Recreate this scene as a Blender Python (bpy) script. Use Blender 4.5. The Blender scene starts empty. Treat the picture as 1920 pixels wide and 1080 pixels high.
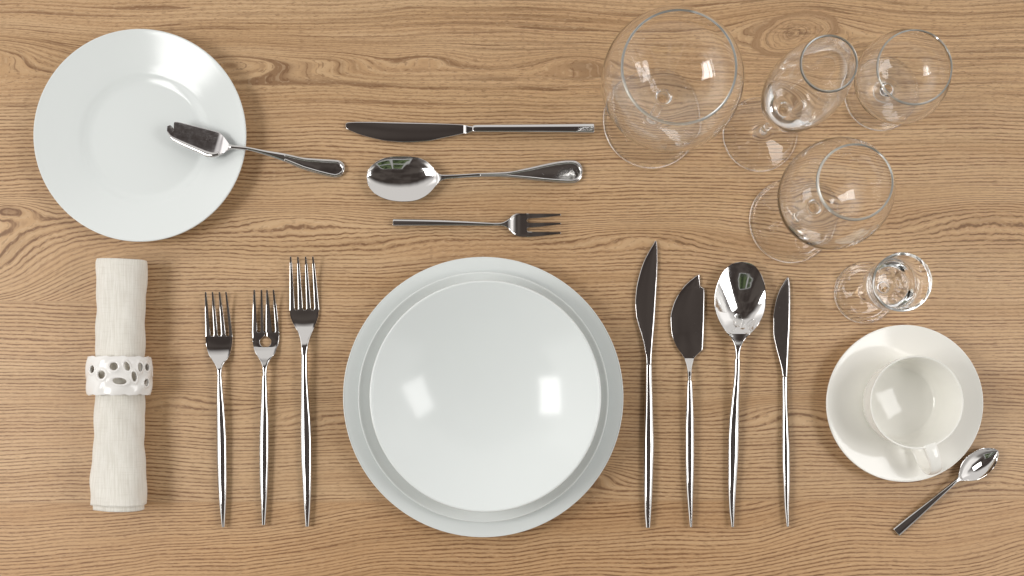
import bpy, bmesh, math, random
import numpy as np
from mathutils import Vector
R = math.radians
S = 0.00052            # metres per photo pixel on the table plane
NX, NY = 955.0, 735.0  # the point of the table right under the lens
H = 1730 * S
col = bpy.context.scene.collection
sc = bpy.context.scene

def W(px, py, z=0.0):
    """table-scale position of a point whose height above the table is z (metres)"""
    k = 1 - z / H
    return Vector(((px - NX) * S * k, (NY - py) * S * k, z))

# ------------------------------------------------------------------ node helpers
class E:
    def __init__(s, nt, sock): s.nt, s.s = nt, sock
    def _m(s, op, o=None, o2=None):
        n = s.nt.nodes.new('ShaderNodeMath'); n.operation = op
        for i, a in enumerate((s, o, o2)):
            if a is None: continue
            if isinstance(a, E): s.nt.links.new(a.s, n.inputs[i])
            else: n.inputs[i].default_value = a
        return E(s.nt, n.outputs[0])
    def __add__(s, o): return s._m('ADD', o)
    __radd__ = __add__
    def __sub__(s, o): return s._m('SUBTRACT', o)
    def __rsub__(s, o): return s._m('MULTIPLY', -1.0)._m('ADD', o)
    def __mul__(s, o): return s._m('MULTIPLY', o)
    __rmul__ = __mul__
    def __truediv__(s, o): return s._m('DIVIDE', o)
    def f(s, op, *a): return s._m(op, *a)

def smooth(e, a, b):
    n = e.nt.nodes.new('ShaderNodeMapRange'); n.interpolation_type = 'SMOOTHSTEP'
    e.nt.links.new(e.s, n.inputs[0]); n.inputs[1].default_value = a; n.inputs[2].default_value = b
    return E(e.nt, n.outputs[0])
def comb(nt, x, y, z=0.0):
    n = nt.nodes.new('ShaderNodeCombineXYZ')
    for i, a in enumerate((x, y, z)):
        if isinstance(a, E): nt.links.new(a.s, n.inputs[i])
        else: n.inputs[i].default_value = a
    return n.outputs[0]
def noise(nt, vec, scale=1.0, detail=2.0, rough=.5, dist=0.0):
    n = nt.nodes.new('ShaderNodeTexNoise'); n.inputs['Scale'].default_value = scale
    n.inputs['Detail'].default_value = detail; n.inputs['Roughness'].default_value = rough
    n.inputs['Distortion'].default_value = dist
    nt.links.new(vec, n.inputs['Vector']); return E(nt, n.outputs['Fac'])
def mixc(nt, f, a, b, mode='MIX'):
    n = nt.nodes.new('ShaderNodeMix'); n.data_type = 'RGBA'; n.blend_type = mode
    if isinstance(f, E): nt.links.new(f.s, n.inputs[0])
    else: n.inputs[0].default_value = f
    for i, c in ((6, a), (7, b)):
        if isinstance(c, (tuple, list)): n.inputs[i].default_value = (*c, 1)
        else: nt.links.new(c, n.inputs[i])
    return n.outputs[2]
def new_mat(name):
    m = bpy.data.materials.new(name); m.use_nodes = True
    nt = m.node_tree; b = nt.nodes['Principled BSDF']; return m, nt, b
def bump(nt, b, h, strength, dist):
    n = nt.nodes.new('ShaderNodeBump'); n.inputs['Strength'].default_value = strength
    n.inputs['Distance'].default_value = dist
    nt.links.new(h.s, n.inputs['Height']); nt.links.new(n.outputs[0], b.inputs['Normal'])
def obj_xyz(nt):
    t = nt.nodes.new('ShaderNodeTexCoord'); sp = nt.nodes.new('ShaderNodeSeparateXYZ')
    nt.links.new(t.outputs['Object'], sp.inputs[0])
    return t.outputs['Object'], E(nt, sp.outputs[0]), E(nt, sp.outputs[1]), E(nt, sp.outputs[2])

# ------------------------------------------------------------------ materials
def wood_material():
    m, nt, b = new_mat('oak_board')
    o, x, y, z = obj_xyz(nt)
    X = x / S + NX
    Y = NY - y / S
    v2 = comb(nt, X, Y)
    def bumpf(cx, cy, sx, sy, A):
        dx = (X - cx) / sx; dy = (Y - cy) / sy
        e = (dx * dx + dy * dy) * -1.0
        return e.f('EXPONENT') * A
    # broad wander and the small ripple of the figure
    w1 = (noise(nt, comb(nt, X * .0018, Y * .0032), 1, 1, .5) - .5) * 55
    w2 = (noise(nt, comb(nt, X * .009 + 9, Y * .014), 1, 2, .5) - .5) * 6
    w3n = (noise(nt, comb(nt, X * .062, Y * .035 + 3), 1, 1, .5) - .5)
    rip = bumpf(800, 440, 700, 55, 1.0) + bumpf(1750, 420, 300, 60, 1.0) + bumpf(20, 420, 150, 60, .8)
    w3 = w3n * (rip * 3.4 + .8)
    top = smooth(Y, 568, 564)                      # upper board
    low = smooth(Y + X * .004, 941, 946)           # lower board
    F = Y + w1 + w2 + w3
    for a in ((1600, 100, 260, 60, 14),
              (440, 112, 150, 36, 66), (640, 108, 90, 22, 26), (800, 106, 70, 18, 20), (1085, 114, 90, 22, 30), (-40, 92, 150, 40, 60),
              (12, 392, 60, 20, 30), (560, 408, 150, 22, 24), (1190, 440, 140, 22, 24), (760, 440, 220, 30, 18),
              (1860, 400, 180, 34, 26), (1480, 768, 110, 26, 26), (1105, 890, 60, 20, 24), (330, 742, 120, 26, 22),
              (620, 770, 150, 22, 18), (1850, 890, 120, 26, 20)):
        F = F + bumpf(*a)
    # the big knot: lines part above and below it, rings inside it
    kdx = (X - 1490) / 118; kdy = (Y - 66) / 62
    F = F + (kdx * kdx * -1.0 - kdy * kdy).f('EXPONENT') * ((kdy * -3.2).f('TANH')) * 46
    rr = (((X - 1490) / 66).f('POWER', 2.0) + ((Y - 64 + (X - 1490) * .18) / 34).f('POWER', 2.0)).f('SQRT') + (noise(nt, comb(nt, X * .02, Y * .05), 1, 2, .5) - .5) * .35
    F = F - bumpf(-40, 540, 190, 110, 105) * top
    F = F + (X * .085 + (noise(nt, comb(nt, X * .003 + 5, Y * .004), 1, 1, .5) - .5) * 60) * low
    F = F + top * 300 + low * 900
    kin = smooth(rr, 1.22, 1.08)
    F = F * (1.0 - kin) + (rr * 52 + 4) * kin
    band = noise(nt, comb(nt, X * .0013, F * .018), 1, 2, .55)
    wide = smooth(Y + (band - .5) * 90, 235, 175)          # plain-sawn zone with wider rings
    # growth rings: dark thin lines, sharp on one side and soft on the other
    jit = noise(nt, comb(nt, X * .0030, F * .055), 1, 2, .6) - .5
    fr = (F / 15.5 + jit * 1.9).f('FRACT')
    ln = smooth(fr, .30, .93) * smooth(fr, 1.0, .94)
    ln = ln * ln
    lk = smooth(noise(nt, comb(nt, X * .0035, F * .085 + 11), 1, 2, .6), .36, .62)
    ln = ln * (lk * .9 + .10) * (wide * .60 + .25) * smooth(band, .78, .60)
    # fine combed grain that follows the figure
    fw = ((F / 6.8 + jit * 1.3 + (noise(nt, comb(nt, X * .022, F * .09), 1, 1, .5) - .5) * .35) * 6.2832).f('SINE') * .5 + .5
    amt = smooth(noise(nt, comb(nt, X * .0025 + 4, F * .025), 1, 1, .5), .30, .52) * .6 + .4
    brk = smooth(noise(nt, comb(nt, X * .045, F * .22), 1, 2, .65), .34, .54)
    fine = smooth(fw, .60, .97) * amt * (brk * .70 + .30) * (1.0 - wide * .62)
    pale_grain = smooth(fw, .45, .0) * amt  # paler wood between the combed lines
    # short pores and pale flecks
    p = noise(nt, comb(nt, X * .070, F * .55), 1, 2, .6)
    pore = smooth(p, .55, .67) * (wide * .35 + .65)
    p2 = noise(nt, comb(nt, X * .11, F * .62 + 40), 1, 1, .5)
    fleck = smooth(p2, .56, .72)
    tone = noise(nt, comb(nt, X * .0022, Y * .006 + 7), 1, 2, .5)
    c = mixc(nt, smooth(band, .36, .64), (.545, .350, .195), (.610, .415, .245))
    c = mixc(nt, smooth(tone, .35, .7) * .5, c, (.590, .385, .215))
    c = mixc(nt, pale_grain * .34, c, (.72, .53, .34))
    c = mixc(nt, fine * .82, c, (.185, .092, .046))
    c = mixc(nt, ln * .78, c, (.170, .080, .036))
    c = mixc(nt, pore * .55, c, (.185, .090, .042))
    c = mixc(nt, fleck * .30, c, (.74, .56, .38))
    q = smooth(noise(nt, comb(nt, X * .13, Y * .42), 1, 2, .65), .56, .68) * wide
    c = mixc(nt, q * .30, c, (.20, .10, .045))
    # broad warm-brown streaks that belong to the print
    bs = smooth(noise(nt, comb(nt, X * .0009, F * .011 + 20), 1, 2, .55), .46, .64)
    c = mixc(nt, bs * .5, c, (.84, .79, .71), 'MULTIPLY')
    c = mixc(nt, low * .8, c, (.93, .87, .80), 'MULTIPLY')
    c = mixc(nt, 1.0, c, (.985, .955, .905), 'MULTIPLY')
    # knot heart
    kn = bumpf(1492, 58, 40, 13, 1.0) * smooth(noise(nt, comb(nt, X * .05, Y * .2), 1, 3, .7), .42, .6)
    c = mixc(nt, kn * .80, c, (.15, .07, .035))
    ke = smooth(rr, .98, 1.10) * smooth(rr, 1.30, 1.16)
    c = mixc(nt, ke * .45, c, (.24, .12, .055))
    kn2 = bumpf(14, 394, 22, 8, 1.0)
    c = mixc(nt, kn2 * .5, c, (.16, .075, .04))
    nt.links.new(c, b.inputs['Base Color'])
    b.inputs['Roughness'].default_value = .48
    b.inputs['Specular IOR Level'].default_value = .35
    return m

def porcelain(name, c, rough=.07):
    m, nt, b = new_mat(name)
    o, x, y, z = obj_xyz(nt)
    n = noise(nt, o, 9, 2, .5)
    cc = mixc(nt, n, tuple(v * .985 for v in c), c)
    nt.links.new(cc, b.inputs['Base Color'])
    b.inputs['Roughness'].default_value = rough
    b.inputs['IOR'].default_value = 1.44
    bump(nt, b, noise(nt, o, 60, 1, .5), .06, .0006)
    return m

def steel(name, base=(.66, .645, .63), rough=.045, scratch=0.0):
    m, nt, b = new_mat(name)
    o, x, y, z = obj_xyz(nt)
    b.inputs['Base Color'].default_value = (*base, 1)
    b.inputs['Metallic'].default_value = 1
    n = noise(nt, o, 260, 3, .6)
    r = smooth(n, .3, .8) * .05 + rough
    if scratch:
        mp = nt.nodes.new('ShaderNodeMapping'); mp.inputs['Rotation'].default_value = (0, 0, R(15.5))
        mp.inputs['Scale'].default_value = (140, 2600, 100); nt.links.new(o, mp.inputs[0])
        s = noise(nt, mp.outputs[0], 1, 3, .7)
        r = r + smooth(s, .5, .8) * .22 * scratch
        bump(nt, b, s, .035 * scratch, .0001)
    nt.links.new(r.s, b.inputs['Roughness'])
    return m

def glass_material(name, ior):
    m, nt, b = new_mat(name)
    nt.nodes.remove(b)
    g = nt.nodes.new('ShaderNodeBsdfGlass'); g.inputs['IOR'].default_value = ior
    g.inputs['Roughness'].default_value = 0.0
    g.inputs['Color'].default_value = (.999, 1, .999, 1)
    nt.links.new(g.outputs[0], nt.nodes['Material Output'].inputs['Surface'])
    return m

def rim_material():
    # fire-polished lip: mostly clear, its pale sheen put into the material so the rim reads bright
    m, nt, b = new_mat('lip_pale_sheen')
    nt.nodes.remove(b)
    tr = nt.nodes.new('ShaderNodeBsdfTransparent')
    gl = nt.nodes.new('ShaderNodeBsdfGlossy'); gl.inputs['Roughness'].default_value = .32
    gl.inputs['Color'].default_value = (.93, .97, .95, 1)
    mx = nt.nodes.new('ShaderNodeMixShader'); mx.inputs[0].default_value = .32
    nt.links.new(tr.outputs[0], mx.inputs[1]); nt.links.new(gl.outputs[0], mx.inputs[2])
    nt.links.new(mx.outputs[0], nt.nodes['Material Output'].inputs['Surface'])
    return m

def linen():
    m, nt, b = new_mat('linen')
    o, x, y, z = obj_xyz(nt)
    t = nt.nodes.new('ShaderNodeUVMap'); sp = nt.nodes.new('ShaderNodeSeparateXYZ'); nt.links.new(t.outputs[0], sp.inputs[0])
    u, v = E(nt, sp.outputs[0]), E(nt, sp.outputs[1])      # metres along the girth and the length
    wa = (u * (6.2832 / .0011) + noise(nt, comb(nt, u * 300, v * 60), 1, 2) * 3).f('SINE')
    we = (v * (6.2832 / .0009) + noise(nt, comb(nt, u * 60, v * 300), 1, 2) * 3).f('SINE')
    slub = noise(nt, comb(nt, u * 900, v * 35), 1, 3, .6)
    slub2 = noise(nt, comb(nt, u * 60, v * 1000), 1, 2, .6)
    h = wa * .7 + we * .6 + slub * 1.2 + slub2 * 1.1
    c = mixc(nt, smooth(slub, .35, .65), (.80, .765, .685), (.90, .87, .80))
    c = mixc(nt, smooth(slub2, .5, .75) * .22, c, (.60, .555, .46))
    nt.links.new(c, b.inputs['Base Color'])
    b.inputs['Roughness'].default_value = .9
    b.inputs['Sheen Weight'].default_value = .15
    bump(nt, b, h, .42, .0005)
    return m

WOOD = wood_material()
WHITE = porcelain('white_porcelain', (.775, .81, .80), .14)
CREAM = porcelain('cream_porcelain', (.88, .868, .815), .10)
RINGW = porcelain('napkin_ring_glaze', (.84, .82, .79), .12)
STEEL = steel('polished_steel')
BLADE = steel('blade_steel', (.60, .575, .56), .05)
BRUSH = steel('worn_steel', (.60, .58, .58), .12, .55)
GLASS = glass_material('clear_glass', 1.46)
GLASS_WALL = glass_material('clear_glass_wall', 1.46)
GLASS_FOOT = glass_material('clear_glass_foot', 1.45)
LIP = rim_material()
LINEN = linen()

# ------------------------------------------------------------------ mesh helpers
def link_mesh(name, verts, faces, mat, parent=None, sharp=40, smooth_=True, recalc=True):
    me = bpy.data.meshes.new(name)
    me.from_pydata([tuple(v) for v in verts], [], faces)
    bm = bmesh.new(); bm.from_mesh(me)
    bmesh.ops.remove_doubles(bm, verts=bm.verts, dist=1e-7)
    if recalc: bmesh.ops.recalc_face_normals(bm, faces=bm.faces)
    bm.to_mesh(me); bm.free()
    if smooth_:
        me.polygons.foreach_set('use_smooth', [True] * len(me.polygons))
        if sharp: me.set_sharp_from_angle(angle=R(sharp))
    me.materials.append(mat)
    ob = bpy.data.objects.new(name, me); col.objects.link(ob)
    if parent:
        ob.parent = parent
        me.transform(parent_inv(parent))
    return ob
from mathutils import Matrix
def parent_inv(p):
    l = Vector((0, 0, 0))
    while p: l += p.location; p = p.parent
    return Matrix.Translation(-l)
def thing(name, label, cat, loc, group=None):
    o = bpy.data.objects.new(name, None); col.objects.link(o); o.location = loc
    o.empty_display_size = .02
    tag(o, label, cat, group); return o
def tag(o, label, cat, group=None):
    o['label'] = label; o['category'] = cat
    if group: o['group'] = group
    return o
def pchip(t, P, tt):
    """monotone-ish cubic through columns of P at parameters t"""
    t = np.asarray(t, float); P = np.asarray(P, float); tt = np.asarray(tt, float)
    h = np.diff(t); d = np.diff(P, axis=0) / h[:, None]
    m = np.zeros_like(P)
    for k in range(1, len(t) - 1):
        w1 = 2 * h[k] + h[k - 1]; w2 = h[k] + 2 * h[k - 1]
        for j in range(P.shape[1]):
            a, b = d[k - 1, j], d[k, j]
            m[k, j] = 0 if a * b <= 0 else (w1 + w2) / (w1 / a + w2 / b)
    m[0] = d[0]; m[-1] = d[-1]
    i = np.clip(np.searchsorted(t, tt, side='right') - 1, 0, len(t) - 2)
    u = ((tt - t[i]) / h[i])[:, None]; hh = h[i][:, None]
    return ((2*u**3-3*u**2+1)*P[i] + (u**3-2*u**2+u)*hh*m[i] + (-2*u**3+3*u**2)*P[i+1] + (u**3-u**2)*hh*m[i+1])

def loft(name, st, mat, parent, res=1.6, r0=0.0, r1=0.0, nu=15, sharp=40, flat0=False):
    """st rows: xl, yl, xr, yr (photo px), zc, th, cam (mm), eL, eR (edge rounding, px)"""
    st = np.array(st, float)
    c = (st[:, 0:2] + st[:, 2:4]) / 2
    t = np.r_[0, np.cumsum(np.linalg.norm(np.diff(c, axis=0), axis=1))]
    L = t[-1]
    tt = set(np.linspace(0, L, max(4, int(L / res))))
    for r, o in ((r0, 0), (r1, 1)):
        if r > 0:
            for a in np.linspace(0, 1, 9):
                d = r * (1 - math.cos(a * math.pi / 2))
                tt.add(d if o == 0 else L - d)
    tt = np.array(sorted(tt)); tt = tt[np.r_[True, np.diff(tt) > 1e-4]]
    Q = pchip(t, st, tt)
    us = np.sin(np.linspace(-math.pi / 2, math.pi / 2, nu))
    verts, faces = [], []
    n = len(tt); ring = 2 * nu - 2
    for k in range(n):
        xl, yl, xr, yr, zc, th, cam, eL, eR = Q[k]
        s = 1.0
        if r0 > 0 and tt[k] < r0: s = math.sqrt(max(0, 1 - (1 - tt[k] / r0) ** 2))
        if r1 > 0 and L - tt[k] < r1: s = min(s, math.sqrt(max(0, 1 - (1 - (L - tt[k]) / r1) ** 2)))
        s = max(s, .03)
        cx, cy = (xl + xr) / 2, (yl + yr) / 2
        hx, hy = (xr - xl) / 2 * s, (yr - yl) / 2 * s
        w = math.hypot(hx, hy)
        tz = th * min(1, max(s, .25) if (r0 + r1) else 1)
        top, bot = [], []
        for u in us:
            dL, dR = (u + 1) * w, (1 - u) * w
            eLk, eRk = min(max(eL, .01), w), min(max(eR, .01), w)
            e = 1.0
            if dL < eLk: e = math.sqrt(max(0, 1 - (1 - dL / eLk) ** 2))
            if dR < eRk: e = min(e, math.sqrt(max(0, 1 - (1 - dR / eRk) ** 2)))
            z = zc + cam * (1 - u * u)
            zt, zb = (z + tz / 2 * e) / 1000, (z - tz / 2 * e) / 1000
            zb = max(zb, .0002); zt = max(zt, zb + 1e-5)
            zm = z / 1000
            p = W(cx + hx * u, cy + hy * u, zm)
            top.append((p.x, p.y, zt)); bot.append((p.x, p.y, zb))
        verts += top + bot[-2:0:-1]
    for k in range(n - 1):
        for j in range(ring):
            j2 = (j + 1) % ring
            faces.append((k*ring+j, k*ring+j2, (k+1)*ring+j2, (k+1)*ring+j))
    faces.append(tuple(range(ring))[::-1]); faces.append(tuple((n-1)*ring + j for j in range(ring)))
    return link_mesh(name, verts, faces, mat, parent, sharp)

def V(rows, z):   # vertical cutlery rows (y, xl, xr) + z function -> stations
    return [(xl, y, xr, y, *z(y)) for y, xl, xr in rows]
def Hh(rows, z):  # horizontal rows (x, yt, yb)
    return [(x, yt, x, yb, *z(x)) for x, yt, yb in rows]
def lin(ks):
    xs = [k[0] for k in ks]; A = np.array([k[1:] for k in ks], float)
    if xs[0] > xs[-1]: xs = xs[::-1]; A = A[::-1]
    return lambda v: tuple(pchip(xs, A, [v])[0])

def lathe(name, prof, mat, parent=None, center=(0, 0), n=128, sharp=50):
    """prof in mm (r, z); points with r == 0 become poles"""
    verts, faces, rings = [], [], []
    for r, z in prof:
        if r < 1e-6: rings.append([len(verts)]); verts.append((center[0], center[1], z / 1000))
        else:
            rings.append(list(range(len(verts), len(verts) + n)))
            for k in range(n):
                a = 2 * math.pi * k / n
                verts.append((center[0] + r / 1000 * math.cos(a), center[1] + r / 1000 * math.sin(a), z / 1000))
    for a, b in zip(rings, rings[1:]):
        for k in range(n):
            k2 = (k + 1) % n
            if len(a) == 1 and len(b) == 1: break
            if len(a) == 1: faces.append((a[0], b[k2], b[k]))
            elif len(b) == 1: faces.append((a[k], a[k2], b[0]))
            else: faces.append((a[k], a[k2], b[k2], b[k]))
    return link_mesh(name, verts, faces, mat, parent, sharp, recalc=False)
def curve(pts, sub=8):
    P = np.array(pts, float); out = []
    for i in range(len(P) - 1):
        p0 = P[max(i-1, 0)]; p1 = P[i]; p2 = P[i+1]; p3 = P[min(i+2, len(P)-1)]
        for k in range(sub):
            u = k / sub
            q = .5*((2*p1)+(-p0+p2)*u+(2*p0-5*p1+4*p2-p3)*u*u+(-p0+3*p1-3*p2+p3)*u**3)
            out.append((max(q[0], 0), q[1]))
    out.append(tuple(P[-1])); return out

# ------------------------------------------------------------------ table
def table():
    a = 1.6
    ob = link_mesh('tabletop', [(-a,-1.2,0),(a,-1.2,0),(a,1.2,0),(-a,1.2,0),(-a,-1.2,-.03),(a,-1.2,-.03),(a,1.2,-.03),(-a,1.2,-.03)],
        [(0,1,2,3),(7,6,5,4),(0,4,5,1),(1,5,6,2),(2,6,7,3),(3,7,4,0)], WOOD, None, None, False)
    ob['kind'] = 'structure'
table()

# ------------------------------------------------------------------ crockery
def rimmed(name, label, cat, px, py, Rr, zr, well, foot, z0=0.0, mat=WHITE, th=4.0, flange=.45, group=None):
    c = W(px, py, 0)
    zf = z0 + 4.5
    wz = zf + (zr - z0 - 4.5) * flange
    prof = [(0, zf - 2.2), (foot - 4, zf - 2.2), (foot - 3, z0 + .4), (foot, z0 + .4), (foot + 2, zf - 1)]
    fl = lambda r: wz + (zr - wz) * ((r - well) / (Rr - well)) ** 1.08
    prof += curve([(foot + 2, zf - 1), (well + 3, wz - th * .9), ((well + Rr) / 2, fl((well + Rr) / 2) - th * .9), (Rr - 2.2, zr - th * .75), (Rr - .3, zr - 1.8),
                   (Rr, zr - .9), (Rr - .5, zr - .2), (Rr - 1.6, zr - .35)], 6)[1:]
    prof += curve([(Rr - 1.6, zr - .35)] + [(r, fl(r)) for r in np.linspace(Rr - 5, well + 4, 6)] + [(well, wz - .25), (well - 4, wz - 1.6),
                   (well - 8, zf + (wz - zf) * .36), (well - 13, zf + .35), (well - 20, zf), (well * .4, zf), (0, zf)], 8)[1:]
    o = lathe(name, prof, mat, None, (0, 0), 160, 60)
    o.location = (c.x, c.y, 0)
    return tag(o, label, cat, group)

def at_rim(px, py, z):   # centre px of a rim seen in the photo, at height z mm
    p = W(px, py, z / 1000); return p.x / S + NX, NY - p.y / S

side = rimmed('side_plate', 'white side plate at the upper left with a small steel spreader resting on its rim', 'plate',
       *at_rim(262, 253.5, 20), 101.5, 20.5, 67, 50, flange=.36)
charger = rimmed('dinner_plate', 'widest and lowest white plate in the stack, lying directly on the wood', 'plate',
       *at_rim(906, 744.5, 20), 133.8, 20, 92, 74, flange=.7, group='stacked crockery in the middle')
mid = rimmed('dinner_plate', 'middle white plate of the stack, between the widest plate and the bowl', 'plate',
       *at_rim(906, 744.5, 31), 118.0, 31, 84, 68, z0=4.6, flange=.45, group='stacked crockery in the middle')

def bowl():
    z0 = 9.5; Rr = 106.2; zr = 56
    px, py = at_rim(910, 743, zr); c = W(px, py)
    Rc = 122.0; z88 = Rc - math.sqrt(Rc*Rc - 70*70); s88 = 70/math.sqrt(Rc*Rc - 70*70); kz = 1.0; kz = (zr - z0 - 5.0) / (z88 + s88*(Rr-72) + .006*(Rr-72)**2)
    def zi(r): return z0 + 5 + ((Rc - math.sqrt(Rc*Rc - r*r)) if r < 70 else (z88 + s88*(r - 70) + .006*(r - 70)**2)) * kz
    inner = [(r, zi(r)) for r in np.linspace(Rr - 3.6, 0, 40)]
    outer = [(0, z0 + 1.5), (38, z0 + 1.5), (39, z0 + .3), (42, z0 + .3), (44, z0 + 3)]
    outer += [(r, zi(r) - 4.2) for r in np.linspace(50, Rr - 1.5, 26)]
    lip = [(Rr - .3, zr - 2.4), (Rr, zr - 1.2), (Rr - .4, zr - .2), (Rr - 1.3, zr + .2), (Rr - 2.4, zr - .1), (Rr - 3.2, zr - 1.2), (Rr - 3.5, zi(Rr - 3.5))]
    o = lathe('serving_bowl', outer + lip + inner, WHITE, None, (0, 0), 160, 60)
    o.location = (c.x, c.y, 0)
    tag(o, 'round white bowl with window-like highlights, topmost of the central stack', 'bowl', 'stacked crockery in the middle')
bowl()

# saucer and cup
sx, sy = at_rim(1697, 756.5, 17)
o = rimmed('saucer', 'cream saucer at the right carrying an empty cup', 'saucer', sx, sy, 75.2, 17, 39, 26, mat=CREAM, th=3.4, flange=.5)
def cup():
    cx, cy = at_rim(1719.5, 754.5, 52)
    p = W(cx, cy); t = thing('coffee_cup', 'empty cream cup standing on the saucer with its handle at the bottom', 'cup', (p.x, p.y, .005))
    z0 = 4.8
    prof = [(0, z0+1.2), (23, z0+1.2), (24, z0+.3), (27, z0+.3), (28, z0+2)]
    prof += curve([(28, z0+2), (33.5, z0+7), (38.5, z0+17), (41.6, z0+30), (43.0, z0+45.5), (43.1, z0+46.6), (42.5, z0+47.2), (41.5, z0+46.6)], 6)[1:]
    prof += curve([(41.5, z0+46.6), (41.0, z0+44), (39.8, z0+32), (37.8, z0+18), (35.0, z0+11.4), (33.0, z0+9.0), (31, z0+8.1), (24, z0+6.0), (12, z0+3.7), (0, z0+2.9)], 7)[1:]
    lathe('body', prof, CREAM, t, (p.x, p.y), 128, 60)
    # strap handle: centre line in the plane that leans a little to the right of straight down
    d = Vector((18, -56, 0)).normalized(); side_ = Vector((d.y, -d.x, 0))
    line = curve([(40.5, 45), (47, 46.5), (56, 46), (64.5, 42.5), (68.5, 35), (66.5, 25), (58.5, 17.5), (47.5, 14.5), (38.5, 15)], 6)
    verts, faces = [], []; m = 16
    for k, (r, z) in enumerate(line):
        a = line[max(k-1, 0)]; b_ = line[min(k+1, len(line)-1)]
        tx, tz = b_[0]-a[0], b_[1]-a[1]; l = math.hypot(tx, tz); nx, nz = -tz/l, tx/l
        f = k / (len(line) - 1); hw = 6.2 - 1.2 * f; ht = 1.9
        for j in range(m):
            an = 2*math.pi*j/m; ca, sa = math.cos(an), math.sin(an)
            w_ = hw * math.copysign(abs(ca)**.7, ca); h_ = ht * sa
            q = Vector((p.x, p.y, 0)) + d*(r + nx*h_)/1000 + side_*w_/1000
            verts.append((q.x, q.y, (z0 + z + nz*h_)/1000))
    n = len(line)
    for k in range(n-1):
        for j in range(m): faces.append((k*m+j, k*m+(j+1)%m, (k+1)*m+(j+1)%m, (k+1)*m+j))
    faces += [tuple(range(m)), tuple((n-1)*m+j for j in range(m))]
    link_mesh('handle', verts, faces, CREAM, t, 60)
cup()

# ------------------------------------------------------------------ glasses
def glass(label, foot_px, foot_r, stem, bowl_out, bowl_in, group=None, name='wine_glass', cat='wine glass', fh=4.0):
    p = W(*foot_px); t = thing(name, label, cat, (p.x, p.y, 0), group)
    R0 = foot_r; s0 = stem[0]
    hc = R0 * .17
    foot = curve([(0, hc * .62), (R0*.2, hc * .56), (R0*.6, hc * .24), (R0-5.5, .8), (R0-2.4, .3), (R0-.6, .9), (R0, 2.0), (R0-.8, 3.1), (R0-2.6, 3.3)], 5)
    foot += curve([(R0-2.6, 3.3), (R0-5.5, 3.0), (R0*.72, hc*.40 + 1.9), (R0*.5, hc*.72 + 1.9), (R0*.3, hc + 2.2), (s0[0]*1.9, hc + 4.0), s0], 8)[1:]
    lathe('foot', foot, GLASS_FOOT, t, (p.x, p.y), 144, None)
    st = curve([s0] + stem[1:], 6)
    lathe('stem', st, GLASS, t, (p.x, p.y), 64 if False else 144, None)
    out = curve([stem[-1]] + bowl_out, 8)
    inn = curve(bowl_in, 8)
    # the last 1.4 mm of the wall, both sides, is the lip with the added sheen
    zt = max(q[1] for q in out + inn) - 1.5
    o1 = [q for q in out if q[1] < zt]; i1 = [q for q in inn if q[1] < zt]
    rim = [o1[-1]] + [q for q in out + inn if q[1] >= zt] + [i1[0]]
    m_ = GLASS if cat == 'liqueur glass' else GLASS_WALL
    outer = lathe('bowl', o1, m_, t, (p.x, p.y), 144, None)
    inner = lathe('bowl', i1, m_, t, (p.x, p.y), 144, None)
    # join both walls into one mesh
    bm = bmesh.new(); bm.from_mesh(outer.data); bm.from_mesh(inner.data); bm.to_mesh(outer.data); bm.free()
    me_ = inner.data; bpy.data.objects.remove(inner); bpy.data.meshes.remove(me_)
    lathe('rim', rim, LIP, t, (p.x, p.y), 144, None)
    return t
GG = 'empty stemmed glasses at the upper right'
# large balloon glass
glass('largest balloon wine glass, just right of the top knife', (1221, 226), 47,
      [(4.6, 16), (3.7, 27), (3.6, 50), (4.6, 66), (7.5, 71)],
      [(20, 75), (42, 87), (56, 101), (60, 113), (57.5, 130), (47.6, 147.2), (47.4, 148.2)],
      [(46.6, 148.4), (46.0, 147), (56.2, 130), (58.7, 113), (54.8, 102), (41, 89), (20, 78.5), (0, 76)], GG)
# tall tulip glass
glass('tall narrow flute between the balloon glass and the short snifter', (1424, 253), 36.2,
      [(4.2, 14), (3.6, 30), (3.6, 58), (4.4, 70), (7.5, 76)],
      [(15, 82), (23.5, 94), (28.5, 110), (31.2, 135), (29.5, 160), (24.5, 184), (22.0, 195.5), (21.8, 196.3)],
      [(21.1, 196.4), (20.7, 195), (23.3, 183), (28.3, 160), (30.0, 135), (27.2, 111), (22, 98), (13, 92), (0, 90)], GG, 'champagne_flute', 'champagne flute')
# snifter
glass('short-stemmed snifter in the upper right corner, behind the tall flute', (1650, 178), 35.5,
      [(4.9, 12), (4.5, 14), (5.2, 16.5), (9, 19.5)],
      [(22, 24), (36, 34), (42.2, 46), (40.8, 60), (34.0, 76), (33.8, 77)],
      [(33.1, 77.1), (32.7, 76), (39.4, 60), (40.9, 46.4), (35, 35.6), (21, 27), (0, 24)], GG, 'brandy_glass', 'brandy glass')
# medium wine glass
glass('medium wine glass in front of the tall flute, nearest to the shot glass', (1482.5, 414.5), 41,
      [(4.5, 15), (3.6, 27), (3.6, 50), (4.4, 64), (7.2, 69)],
      [(18, 74), (34, 87), (43, 103), (46, 122), (42.5, 143), (30.8, 166.5), (30.6, 167.6)],
      [(29.9, 167.8), (29.5, 166.4), (41.3, 143), (44.8, 122), (41.7, 104), (33, 89.5), (17, 78.5), (0, 76)], GG)
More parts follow.
